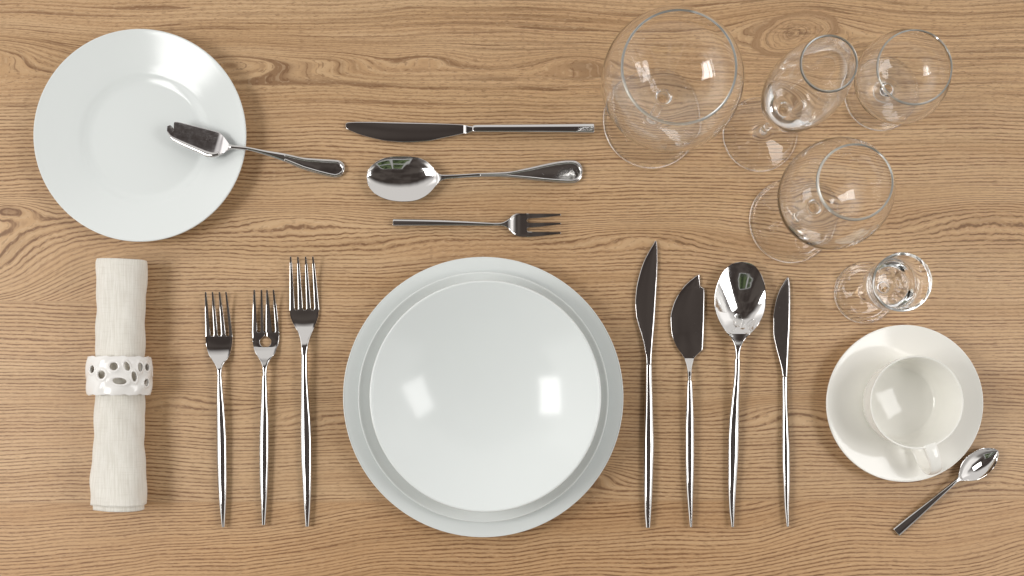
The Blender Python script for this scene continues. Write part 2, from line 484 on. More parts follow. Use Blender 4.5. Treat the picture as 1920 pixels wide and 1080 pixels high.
# thick walled small glass
glass('small thick-walled liqueur glass on a stem, just above the saucer', (1620, 549), 30,
      [(4.4, 12), (3.8, 21), (3.9, 34), (5.2, 41), (9, 44)],
      [(16, 46), (20.8, 51), (22.6, 58), (24.2, 72), (26.0, 87), (25.8, 88.2)],
      [(24.8, 88.5), (24.2, 87.4), (21.9, 73), (19.8, 66), (15.5, 60), (8, 57.6), (0, 57)], GG, 'liqueur_glass', 'liqueur glass')

# ------------------------------------------------------------------ forks
def fork4(label, head, slots, tips, ytip, yslot, handle, yj, zneck=9.0, hole=None):
    """head rows (y, xl, xr) from slot line down to the joint; slots = (centre, half width) at the slot line"""
    base = W((handle[0][1]+handle[0][2])/2, handle[-1][0])
    t = thing('dinner_fork', label, 'fork', (base.x, base.y, 0), 'forks left of the plates')
    yr = head[0][0]; yn = head[-1][0]
    zf = lin([(ytip, 9.5, .9, 0, .3, .3), (ytip + (yslot-ytip)*.5, 4.4, 1.1, 0, .45, .45), (yslot, 1.9, 1.5, 0, .6, .8)])
    # height of the sheet: deep root, then a ramp up to the neck
    hz = lin([(yslot, 1.9, 1.5, 0, .8, 1.0), (yslot+16, 2.2, 1.8, -.2, 1.3, 1.6), (yslot+31, 3.5, 2.1, -.3, 1.6, 1.6), (yslot+48, 6.6, 2.6, 0, 2.4, 2.4), (yn-8, zneck, 3.4, 0, 4, 4), (yn, zneck, 3.6, 0, 4, 4)])
    xl0, xr0 = head[0][1], head[0][2]
    edges = [xl0] + [c for c, w in slots] + [xr0]
    if not hole:
        loft('head', V(head, hz), STEEL, t, 1.3)
    else:
        hx, hyc, hr, cw = hole
        # solid part below the hole, then the two lobes beside it
        ybot = hyc + hr
        hl = lin([(y, a, b) for y, a, b in head])
        low = [(ybot, *hl(ybot))] + [h for h in head if h[0] > ybot + 1]
        loft('head', V(low, hz), STEEL, t, 1.3)
        ys = list(np.linspace(yslot, hyc - hr*.8, 4)) + [hyc + hr*math.sin(a) for a in np.linspace(-.9, math.pi/2, 14)]
        def inner(y):
            d = (y - hyc)/hr
            if d > -.3: return hr*math.sqrt(max(0, 1-d*d))
            return max(cw, hr*.954*max(0, (1 + (d+.3)/.9)))
        L = [(y, hl(y)[0], hx - max(inner(y), .01)) for y in ys]; Rr = [(y, hx + max(inner(y), .01), hl(y)[1]) for y in ys]
        loft('head', V(L, hz), STEEL, t, .8); loft('head', V(Rr, hz), STEEL, t, .8)
    for k in range(4):
        a = edges[k]; b = edges[k+1]
        wl = 0 if k == 0 else slots[k-1][1]; wr = 0 if k == 3 else slots[k][1]
        rows = []
        for f in (0, .006, .02, .045, .08, .13, .25, .45, .65, .82, .94, 1):
            y = yslot + (ytip - yslot)*f
            q = min(1, f/.05); rr = math.sqrt(1 - (1-q)**2)
            ra, rb = a + wl*rr, b - wr*rr
            w = 3.4; g = f**1.1
            tc = tips[k]
            rows.append((y, ra*(1-g) + (tc - w/2)*g, rb*(1-g) + (tc + w/2)*g))
        loft('tine', V(rows, zf), STEEL, t, 1.6, r1=3.0, nu=11)
    hh = lin([(handle[0][0], zneck, 3.6, 0, 20, 20), (handle[0][0]+40, zneck-1.4, 4.8, 0, 20, 20), (handle[0][0]+120, 5.6, 6.0, 0, 20, 20), (handle[0][0]+200, 4.6, 6.2, 0, 20, 20), (handle[-1][0], 4.6, 4.6, 0, 20, 20)])
    loft('handle', V(handle, hh), STEEL, t, 3, r0=3.0, r1=1.5, nu=21)

fork4('short four-tined fork nearest the napkin', [(631, 385.3, 436.6), (640, 385.6, 436.4), (652, 387.5, 434.8), (666, 392, 431), (676, 398, 425), (684, 403, 419), (694, 406.2, 416.3), (705, 407.3, 415.6)],
      [(397.8, 3.2), (412, 3.2), (426.7, 3.2)], [385.6, 398.4, 411.3, 423.6], 547, 631,
      [(703, 407, 415.8), (711, 406.8, 416.5), (740, 406, 419), (760, 405.8, 421), (833, 406, 425.3), (900, 407.5, 426), (950, 411.5, 424.5), (989, 416, 422.2)], 704)
fork4('upright fork with a round hole at the root of its tines', [(624, 473, 524), (635, 473.2, 523.8), (650, 475, 521), (662, 479, 516.5), (670, 483.5, 511), (678, 488.3, 505), (690, 491.6, 501.2), (704, 492.4, 500.2)],
      [(485.3, 2.9), (496.8, 2.2), (513.6, 2.9)], [476.8, 490.2, 500.6, 512.6], 543, 624,
      [(702, 491.6, 500.2), (715, 490.8, 500.8), (750, 489.2, 502.3), (800, 486.9, 504.5), (850, 486, 504.6), (900, 486.6, 503.4), (950, 489.3, 500.8), (985, 491.2, 498.2)], 702, hole=(498, 640.5, 10.5, 1.6))
fork4('tallest four-tined fork, nearest the stacked plates', [(582, 543.3, 598.6), (592, 544, 597.6), (602, 547.3, 594.8), (612, 552.5, 590.5), (624, 558.8, 585.6), (636, 562.3, 581.2), (650, 564, 578), (666, 565, 576)],
      [(556, 3.3), (571.4, 3.3), (586.5, 3.3)], [545, 558.6, 573.1, 586.6], 481, 582,
      [(663, 565, 576), (680, 564.6, 576.4), (700, 564.3, 577), (750, 563.8, 580.4), (800, 563.2, 584), (850, 563.8, 585), (900, 566.5, 584.6), (950, 569.4, 582.6), (988, 572.6, 580)], 663, zneck=10)

# small three-tined fork, lying across
def cake_fork():
    b = W(736, 417); t = thing('cake_fork', 'small three-tined fork lying across above the stacked plates', 'fork', (b.x, b.y, 0))
    zf = lin([(736, 3.2, 4.0, 0, 8, 3), (860, 6, 4.0, 0, 7, 3), (930, 7.6, 3.6, 0, 4, 3), (952, 6.4, 2.4, 0, 2, 2), (966, 3.2, 2.0, 0, 1.2, 1.2), (976, 2.2, 1.9, 0, 1.2, 1.2), (988, 2.1, 1.9, 0, 1.1, 1.1), (1015, 3.5, 1.8, 0, .9, .9), (1053, 7.5, 1.2, 0, .5, .5)])
    loft('handle', Hh([(736.3, 410, 424.3), (790, 411, 424.2), (860, 413.6, 424.2), (905, 416.2, 424.4), (925, 417.4, 424.2)], zf), STEEL, t, 3, r0=1.2, nu=15)
    loft('head', Hh([(925, 417.4, 424.2), (938, 417.2, 424), (945, 415.6, 425), (951, 412.4, 428), (957, 407.2, 434), (963, 402.6, 440), (969, 400.4, 443.2), (976, 399.9, 444.6), (987.5, 400, 445)], zf), STEEL, t, 1.2)
    for a, b_, tip in ((400, 413.8, 402.7), (413.8, 430.6, 419.2), (430.6, 445, 436.8)):
        gl = 0 if a == 400 else 3.6; gr = 0 if b_ == 445 else 3.6
        rows = []
        for f in (0, .01, .03, .07, .12, .25, .5, .75, .93, 1):
            q = math.sqrt(1 - (1 - min(1, f/.07))**2); ra, rb = a + gl*q, b_ - gr*q; g = f**1.5
            rows.append((987.5 + 64.5*f, ra*(1-g) + (tip-1.7)*g, rb*(1-g) + (tip+1.7)*g))
        loft('tine', Hh(rows, zf), STEEL, t, 1.6, r1=2.5, nu=11)
cake_fork()

# ------------------------------------------------------------------ knives
def knife(name, label, blade, zb, joint, zj, handle, zh, fn=V, group=None, blade_round=(0, 1.0), extra=None):
    e = handle[-1]; p = W((e[1]+e[2])/2, e[0]) if fn is V else W(e[0], (e[1]+e[2])/2)
    t = thing(name, label, 'knife', (p.x, p.y, 0), group)
    loft('blade', fn(blade, lin(zb)), BLADE, t, 1.8, r0=blade_round[1], nu=23)
    if joint: loft('bolster', fn(joint, lin(zj)), STEEL, t, 1.2)
    loft('handle', fn(handle, lin(zh)), STEEL, t, 3, r0=1.5, r1=1.5, nu=21)
    return t
GK = 'cutlery right of the plates'
k1 = knife('dinner_knife', 'long pointed knife, first piece right of the stacked plates', 
      [(451.5, 1227.5, 1230.5), (456, 1225.5, 1232), (466, 1219.5, 1232.8), (492, 1206, 1233.2), (518, 1197.6, 1232.6), (544, 1192.2, 1231.2), (570, 1190.4, 1229.8), (592, 1192, 1228.5), (608, 1195.8, 1227.4), (622, 1200.2, 1226.2), (647, 1206.5, 1224), (664, 1209.2, 1222.8)],
      [(451, 2.2, 1.8, .25, 1.3, 2.6), (600, 2.9, 2.8, .3, 1.6, 3.4), (664, 3.8, 3.6, 0, 1.8, 3.4)],
      [(664, 1209.6, 1222.5), (672, 1210, 1222.4), (682, 1210.2, 1222.6)], [(664, 3.6, 4.0, 0, 3, 3), (682, 3.8, 4.6, 0, 4, 4)],
      [(682, 1209.6, 1223), (700, 1209.2, 1223.2), (750, 1208.4, 1224.6), (800, 1207, 1226), (833, 1206.5, 1226.7), (880, 1206.5, 1225.4), (920, 1207, 1224), (960, 1208, 1221.6), (990, 1210.2, 1219.4)],
      [(682, 3.8, 5.6, 0, 20, 20), (840, 4.2, 7.2, 0, 20, 20), (990, 4.6, 5.0, 0, 20, 20)], group=GK)
# faint worn stamp on that blade
def stamp(t):
    random.seed(4); vs, fs = [], []
    for (ya, yb) in ((559, 566), (570, 576), (580, 597)):
        y = ya
        while y < yb:
            for seg in range(2):
                x0 = 1214.5 + random.random()*1.2 + seg*1.8; w = .9 + random.random()*.8
                a = W(x0, y, .0038); b = W(x0 + w, y + .55, .0038)
                i = len(vs); z1, z2 = .00355, .00375
                for z in (z1, z2): vs.extend([(a.x, a.y, z), (b.x, a.y, z), (b.x, b.y, z), (a.x, b.y, z)])
                fs.extend([(i+4,i+5,i+6,i+7),(i,i+1,i+5,i+4),(i+1,i+2,i+6,i+5),(i+2,i+3,i+7,i+6),(i+3,i,i+4,i+7)])
            y += 1.25
    m, nt, b = new_mat('etched_stamp'); b.inputs['Base Color'].default_value = (.12, .115, .11, 1); b.inputs['Roughness'].default_value = .6
    link_mesh('stamp', vs, fs, m, t, None, False)
stamp(k1)
k2 = knife('fish_knife', 'broad fish knife with a stepped notch near its tip', 
      [(514.3, 1310, 1311.8), (518, 1304, 1312.2), (523, 1297.5, 1312.4), (531, 1288, 1312.8), (537.5, 1281.8, 1313.6), (540, 1279.8, 1319), (543, 1277.6, 1321.2), (550, 1272.6, 1321.5), (570, 1262.6, 1321.3), (596, 1256.7, 1321), (622, 1258, 1320), (640, 1263.2, 1319), (655, 1270.6, 1317.8), (661, 1275.5, 1312), (667, 1279.5, 1305.8), (672, 1282.6, 1301.6)],
      [(514, 1.8, 1.6, .4, 1.3, 1.8), (620, 2.2, 2.2, .6, 1.6, 2.0), (672, 2.6, 2.0, 0, 1.3, 1.5)],
      [(672, 1282.6, 1301.6), (680, 1285.3, 1299.6), (688, 1287.2, 1298), (698, 1288.6, 1297), (713, 1289.8, 1296.4)], [(672, 2.6, 2.0, 0, 1.3, 1.5), (684, 4.8, 2.6, 0, 2.5, 2.5), (700, 7.6, 3.2, 0, 3, 3), (713, 8.4, 3.4, 0, 3.2, 3.2)],
      [(712, 1289.2, 1296.8), (717, 1288.4, 1298), (750, 1287, 1300), (800, 1284.9, 1301.7), (850, 1284.7, 1302), (900, 1285.6, 1301), (950, 1289, 1299.4), (989, 1292.6, 1298)],
      [(712, 8.4, 3.6, 0, 20, 20), (770, 6.4, 5.4, 0, 20, 20), (860, 4.8, 6.2, 0, 20, 20), (989, 4.6, 4.4, 0, 20, 20)], group=GK)
k3 = knife('dessert_knife', 'slim short knife, rightmost of the upright cutlery',
      [(519.8, 1475.5, 1478.4), (526, 1471.2, 1480.2), (534, 1466.4, 1481.2), (544, 1461, 1481.8), (570, 1452.8, 1482.2), (596, 1449.2, 1482), (622, 1449.2, 1481), (648, 1453.4, 1479.5), (674, 1460, 1478.2), (690, 1463.8, 1477.4), (705, 1466, 1476.8)],
      [(519, 2.2, 1.8, .2, 1.2, 3.0), (640, 2.9, 2.8, 0, 1.6, 3.6), (705, 3.8, 4.0, 0, 3, 3.6)],
      None, None,
      [(705, 1466, 1477), (750, 1466, 1477.2), (800, 1465.6, 1479.5), (850, 1465.6, 1481.6), (900, 1467.4, 1481.4), (950, 1470, 1479.8), (988, 1473.8, 1479.4)],
      [(705, 3.8, 4.6, 0, 20, 20), (850, 4.0, 6.6, 0, 20, 20), (988, 4.4, 4.6, 0, 20, 20)], group=GK)
k4 = knife('butter_knife', 'knife lying across at the top, broad curved blade pointing left', 
      [(648, 231.5, 239.5), (652, 229.6, 243), (660, 228.8, 246.6), (672, 228.4, 251.5), (692, 228.3, 257.6), (730, 229, 265.4), (762, 229.6, 267.6), (796, 230.4, 266), (835, 231.8, 258.6), (856, 232.8, 254.4), (869, 233.8, 251.6)],
      [(648, 1.8, 1.2, 0, 1.6, 1.0), (760, 2.2, 1.8, .5, 1.8, 1.3), (869, 3.6, 2.6, 0, 1.6, 1.6)],
      [(869, 233.8, 251.6), (874, 234.6, 251.8), (880, 236.2, 249.6), (886, 236.6, 247.6)], [(869, 3.4, 2.6, 0, 1.6, 1.6), (875, 5.0, 2.8, 0, 2, 2), (886, 5.6, 3.6, 0, 3, 3)],
      [(885, 236.2, 247.8), (890, 233.6, 249), (960, 233, 249.4), (1050, 232.2, 249.8), (1114.5, 231.4, 250.4)],
      [(885, 5.6, 3.6, 0, 3, 3), (892, 5.6, 5.6, 0, 10, 3), (1000, 5.4, 5.8, 0, 10, 3), (1114.5, 4.2, 5.2, 0, 10, 3)], fn=Hh)

# ------------------------------------------------------------------ spoons
def bead(name, rows, inset, zfun, parent, rad=1.25):
    """thin raised line that runs round the end of a handle; rows of (xl,yl,xr,yr)"""
    P = []
    Q = np.array(rows, float)
    mid = (Q[:, :2] + Q[:, 2:]) / 2
    def side(k, s):
        a = Q[k, :2] if s < 0 else Q[k, 2:]
        v = mid[k] - a; l = np.linalg.norm(v)
        return a + v / l * min(inset, l * .8)
    left = [side(k, -1) for k in range(len(Q))]; right = [side(k, 1) for k in range(len(Q))]
    end = mid[-1] + (mid[-1] - mid[-2]) / np.linalg.norm(mid[-1] - mid[-2]) * 0
    path = left + [end] + right[::-1]
    path = np.array(path); t = np.r_[0, np.cumsum(np.linalg.norm(np.diff(path, axis=0), axis=1))]
    path = np.array([[np.interp(v, t, path[:, 0]), np.interp(v, t, path[:, 1])] for v in np.arange(0, t[-1], 1.2)])
    for _ in range(3): path[1:-1] = (path[:-2] + path[1:-1]*2 + path[2:]) / 4
    verts, faces = [], []; m = 8
    for k in range(len(path)):
        a = path[max(k-1, 0)]; b = path[min(k+1, len(path)-1)]; d = (b - a) / np.linalg.norm(b - a)
        z = zfun(*path[k]); c = W(path[k][0], path[k][1], z/1000); nrm = Vector((d[1], d[0], 0))
        for j in range(m):
            an = 2*math.pi*j/m; q = c + nrm*math.cos(an)*rad/1000; verts.append((q.x, q.y, (z + math.sin(an)*rad*.8)/1000))
    for k in range(len(path)-1):
        for j in range(m): faces.append((k*m+j, k*m+(j+1)%m, (k+1)*m+(j+1)%m, (k+1)*m+j))
    faces += [tuple(range(m)), tuple((len(path)-1)*m+j for j in range(m))]
    return link_mesh(name, verts, faces, STEEL, parent, None)

def spoon_bowl(rows, zf, mat, t, **k):
    return loft('bowl', rows, mat, t, 1.3, nu=33, **k)

def table_spoon():
    b = W(1373, 990); t = thing('table_spoon', 'upright steel spoon with a deep mirror bowl, between the fish knife and the slim knife', 'spoon', (b.x, b.y, 0), GK)
    rows = [(491, 1388, 1393), (492.3, 1379, 1402), (495.5, 1370.5, 1410.5), (501, 1363, 1417.5), (509, 1356, 1423.8), (518, 1350.4, 1428.6), (531, 1344.6, 1433), (544, 1341.2, 1435.4), (557, 1339.6, 1436.2), (570, 1339.6, 1435.8), (583, 1341.6, 1433.4), (596, 1345.8, 1428.6), (608, 1351.6, 1421.8), (618, 1358, 1414.4), (626, 1364, 1406.8)]
    def zb(y):
        f = (y - 491) / (626 - 491)
        g = f**1.75; d = 8.8 * max(0, 1 - (2*g - 1.0)**2 / 1.06) ** .85
        rim = 11.2 - 1.0*math.sin(f*math.pi) + .8*f
        return (rim, 1.2, -d, .8, .8)
    spoon_bowl(V(rows, zb), None, STEEL, t)
    loft('neck', V([(626, 1364, 1406.8), (632, 1369.6, 1400.4), (640, 1374, 1394.4), (650, 1377.4, 1390), (662, 1378.6, 1387.6), (673, 1379, 1387.2)],
         lin([(626, *zb(626)), (640, 12.6, 2.0, -.4, 2, 2), (655, 13.4, 3, 0, 3, 3), (673, 13.2, 3.6, 0, 4, 4)])), STEEL, t, 1.2, nu=21)
    loft('handle', V([(671, 1378.6, 1387.4), (676, 1377.4, 1388), (700, 1376.4, 1387.8), (750, 1371, 1386.6), (800, 1366.2, 1386), (850, 1364.8, 1385), (900, 1364.8, 1381.8), (950, 1366.4, 1378.4), (989, 1370.4, 1376.4)],
         lin([(671, 12.4, 3.8, 0, 20, 20), (740, 8.4, 5.4, 0, 20, 20), (820, 5.2, 6.2, 0, 20, 20), (989, 4.6, 4.4, 0, 20, 20)])), STEEL, t, 3, r0=1.5, r1=1.5, nu=21)
table_spoon()

def serving_spoon():
    b = W(1090, 322); t = thing('dessert_spoon', 'spoon lying across between the top knife and the small fork, bead-edged handle', 'spoon', (b.x, b.y, 0))
    rows = [(687.8, 329, 335), (689, 322, 343), (692, 316, 350.5), (697, 310.4, 357.6), (704, 304.6, 364), (714, 299, 370), (726, 295.2, 374.6), (740, 293.2, 377.4), (754, 293, 378.4), (768, 293.4, 378), (782, 295.2, 375.6), (794, 299.6, 370.4), (803, 305, 364), (811, 313, 356), (818, 322, 348)]
    def zb(x):
        f = (x - 687.8) / (818 - 687.8)
        d = 7.2 * max(0, 1 - (2*f - 1.0)**2 / 1.15) ** .75
        return (11.0 - 1.0*math.sin(f*math.pi), 1.2, -d, .8, .8)
    spoon_bowl(Hh(rows, zb), None, STEEL, t)
    hz = lin([(818, *zb(818)), (826, 11.6, 2.4, 0, 2, 2), (836, 12.0, 3.4, 0, 3, 3), (900, 11, 3.4, .2, 3, 3), (990, 7.5, 2.8, -.3, 4, 4), (1040, 4.6, 2.6, -.7, 5, 5), (1075, 3.0, 2.4, -.8, 5, 5), (1092, 2.6, 2.2, -.6, 5, 5)])
    loft('neck', Hh([(818, 322, 348), (823, 325.6, 343.6), (829, 327.4, 338.6), (838, 327.4, 336.2)], hz), STEEL, t, 1.2, nu=15)
    hr = [(838, 327.4, 336.2), (856, 326.8, 335), (900, 324, 332.8), (950, 321.8, 333.4), (990, 314.6, 337), (1020, 307.8, 340.2), (1045, 303, 342.2), (1064, 300.8, 343.2), (1076, 301, 343), (1083, 303.4, 340.6), (1089, 308.6, 335.6), (1092.4, 315, 329)]
    h = loft('handle', Hh(hr, hz), STEEL, t, 2, r1=1.5, nu=25)
    rr = [(x, a, x, b_) for x, a, b_ in hr[2:]]
    bead('bead', [(x - (2.6 if x > 1088 else 1.8 if x > 1080 else 0), a, x - (2.6 if x > 1088 else 1.8 if x > 1080 else 0), b_) for x, a, _, b_ in rr], 4.0, lambda x, y: hz(x)[0] + hz(x)[1]/2 - .1, h)
serving_spoon()

def tea_spoon():
    b = W(1679, 998); t = thing('tea_spoon', 'little spoon lying diagonally below the saucer at the lower right', 'spoon', (b.x, b.y, 0))
    st = []
    # axis of the bowl runs from the neck up right to the tip
    a = np.array([1793.5, 901.5]); tip = np.array([1870.5, 845.0]); d = (tip - a)/np.linalg.norm(tip - a); n = np.array([-d[1], d[0]])
    L = np.linalg.norm(tip - a)
    prof = [(0, 3.8, 3.8), (6, 5.2, 5.2), (12, 9.2, 8.6), (19, 15.6, 14.2), (28, 21, 20), (40, 24.4, 23.4), (54, 25, 24.2), (68, 22.6, 21.8), (79, 17.8, 17.2), (87, 11.6, 11.2), (92, 6.4, 6.0), (94.4, 2, 2)]
    k_ = L / 94.4
    def row(s, l, r, z):
        c = a + d*s*k_; pl = c - n*l; pr = c + n*r
        return (pl[0], pl[1], pr[0], pr[1], *z)
    rows = []
    for s, l, r in prof:
        f = max(0, (s - 8) / (94.4 - 8)); dd = 6.2 * max(0, 1 - (2*f - 1.0)**2 / 1.05) ** .8 if s > 8 else 0
        rows.append(row(s, l, r, (8.2 - .6*math.sin(f*math.pi), 1.2 + (1.6 if s < 8 else 0), -dd, 1 if s > 8 else 3, 1 if s > 8 else 3)))
    loft('bowl', rows, STEEL, t, 1.2, nu=27)
    e = np.array([1679.6, 998.8]); dh = (a - e)/np.linalg.norm(a - e); nh = np.array([-dh[1], dh[0]]); Lh = np.linalg.norm(a - e)
    hr = []
    for f, w, z, th in ((0, 9.4, 2.2, 3.0), (.2, 8.6, 3.0, 3.0), (.5, 6.8, 5, 3.2), (.75, 5.2, 7, 3.0), (.92, 4.0, 8.0, 2.8), (1.0, 3.8, 8.2, 2.8)):
        c = e + dh*Lh*f; hr.append((c[0]-nh[0]*w, c[1]-nh[1]*w, c[0]+nh[0]*w, c[1]+nh[1]*w, z, th, .3, 5, 5))
    loft('handle', hr, STEEL, t, 2.5, r0=1.2, nu=17)
tea_spoon()

def spreader():
    b = W(640, 316); t = thing('butter_spreader', 'scratched steel spreader with a notched tip, resting on the side plate rim', 'butter spreader', (b.x, b.y, 0))
    # blade: edges given as pairs, upper edge left, lower edge right
    pr = [((314.2, 236.6), (313.6, 247), ), ((319, 234.6), (317.5, 254.5)), ((326.0, 241.0), (321, 259.4)), ((327.0, 229.0), (326, 263.6)), ((331, 228.4), (331, 266.2)), ((345, 231.2), (343, 272.2)), ((365, 236.2), (360, 280.0)), ((385, 241.2), (376, 287.2)), ((402, 245.6), (388, 292.4)), ((411, 248.4), (399, 293.6)), ((419, 255.0), (411, 291.8)), ((425.4, 263.0), (421, 286.0)), ((430, 269.6), (427.6, 281.6))]
    zs = [19.0, 19.0, 19.0, 19.0, 19.1, 19.3, 19.8, 20.2, 20.6, 21.0, 21.8, 23.2, 24.6]
    rows = [(p[0], p[1], q[0], q[1], z, 1.6 if i < 10 else 2.4, -.5 if 3 <= i < 11 else -.3, .9, 1.2) for i, ((p, q), z) in enumerate(zip(pr, zs))]
    bl = loft('blade', rows, BRUSH, t, 1.0, nu=21)
    # folded lower flank that catches the light
    fl = [((313.6, 244.5), (315.8, 251.5)), ((321, 254), (321.5, 262.0)), ((331, 259.4), (331, 268.2)), ((345, 265.6), (343, 274.6)), ((362, 272.6), (360, 282.2)), ((378, 279.2), (376, 289.2)), ((390, 283.6), (388, 294.6)), ((400, 285.6), (400, 295.4)), ((411, 283.6), (412, 293))]
    rows = [(p[0], p[1], q[0], q[1], z, 3.0, .6, 5, 5) for (p, q), z in zip(fl, (19.3, 19.3, 19.3, 19.6, 20.1, 20.6, 21.0, 21.4, 21.8))]
    loft('flank', rows, STEEL, t, 1.2, r0=2, r1=2, nu=11)
    path = [((430, 269.6), (427.6, 281.6), 24.4), ((434, 271.4), (432.6, 280), 25.2), ((462, 274.6), (461, 282.4), 24.8), ((496, 281.2), (494.4, 290.4), 21), ((535, 287.6), (532.6, 303.2), 15), ((572, 295.8), (568.6, 317.8), 9.2), ((602, 298.0), (597.4, 326.2), 5.2), ((622, 299.2), (616.4, 331), 3.6), ((634, 300.2), (627.6, 333), 2.8), ((642, 304.4), (637, 331.2), 2.5), ((647, 311), (644.6, 325.4), 2.3)]
    rows = [(p[0], p[1], q[0], q[1], z, 3.0 if k < 3 else 2.6, .4 if k < 5 else -.6, 5, 5) for k, (p, q, z) in enumerate(path)]
    h = loft('handle', rows, STEEL, t, 2, r1=1.5, nu=23)
    xs = [(p[0]+q[0])/2 for p, q, z in path]; zz = [z for p, q, z in path]
    bead('bead', [(p[0] - (2 if k > 8 else 0), p[1], q[0] - (2 if k > 8 else 0), q[1]) for k, (p, q, z) in enumerate(path) if k > 3], 4.0, lambda x, y: float(np.interp(x, xs, zz)) + 1.2, h)
spreader()

# ------------------------------------------------------------------ napkin and ring
def napkin():
    cz = 24.0
    edge = [(487, 180.5, 272), (492, 179, 273), (520, 181, 272.2), (560, 181.8, 272.6), (610, 182, 272), (660, 183.2, 270.8), (705, 186, 267), (745, 181.5, 271), (800, 180, 272), (850, 177, 273.6), (900, 173.6, 275.6), (935, 171.6, 277), (948, 170.6, 277.4)]
    f = lin(edge)
    turns = 3.3; nth = 260; ny = 130
    verts, faces, uvs = [], [], []
    rnd = random.Random(3)
    ph = [rnd.random()*6.28 for _ in range(12)]
    for i in range(ny + 1):
        for j in range(nth + 1):
            fr = j / nth; th = R(-100) - fr * turns * 2 * math.pi       # outer edge tucked underneath
            sc_ = 1 - .085 * fr * turns
            ext = 0.0
            y0 = 487 + 2.2*math.sin(th*1.0 + .6) ; y1 = 946 + 1.0*math.sin(th*2)
            if fr > .33: y1 += 9.5 * min(1, (fr - .33)/.04); y0 += 2.5*min(1, (fr-.33)/.05)
            y = y0 + (y1 - y0) * i / ny
            a, b = f(min(max(y, 487), 948))
            cx = (a + b)/2; hw = (b - a)/2 * S * 1000 * (1 - cz/1000/H)
            wr = 2.3*(.35*math.sin(y*.05 + th*2 + ph[0]) + .3*math.sin(y*.021 - th*3 + ph[1]) + .22*math.sin(y*.11 + th*5 + ph[2]) + .5*math.sin(y*.009 + th + ph[3]))
            flare = 1.0
            r1 = (hw - .6) * sc_ + wr * .6; r2 = 19.6 * sc_ + wr
            ct, st = math.cos(th), math.sin(th)
            e = 2/2.25
            X = r1 * math.copysign(abs(ct)**e, ct); Z = r2 * math.copysign(abs(st)**e, st)
            yy = W(cx, y, cz/1000)
            sag = -1.5 * (abs(y - 705)/240)**2
            verts.append((yy.x + X/1000, yy.y, max((cz + sag*1.6 + Z)/1000, .0008 + .0004*fr)))
            uvs.append((th * .021, y * S))
    n = nth + 1
    for i in range(ny):
        for j in range(nth): faces.append((i*n+j, i*n+j+1, (i+1)*n+j+1, (i+1)*n+j))
    me = bpy.data.meshes.new('napkin'); me.from_pydata(verts, [], faces)
    uv = me.uv_layers.new(name='UVMap')
    for l in me.loops: uv.data[l.index].uv = uvs[l.vertex_index]
    me.polygons.foreach_set('use_smooth', [True]*len(me.polygons)); me.materials.append(LINEN)
    ob = bpy.data.objects.new('napkin', me); col.objects.link(ob)
    c = W(225, 705); me.transform(Matrix.Translation((-c.x, -c.y, 0))); ob.location = (c.x, c.y, 0)
    s = ob.modifiers.new('thick', 'SOLIDIFY'); s.thickness = .0009; s.offset = 0
    tag(ob, 'rolled cream linen napkin pushed through the openwork ring', 'napkin')
napkin()

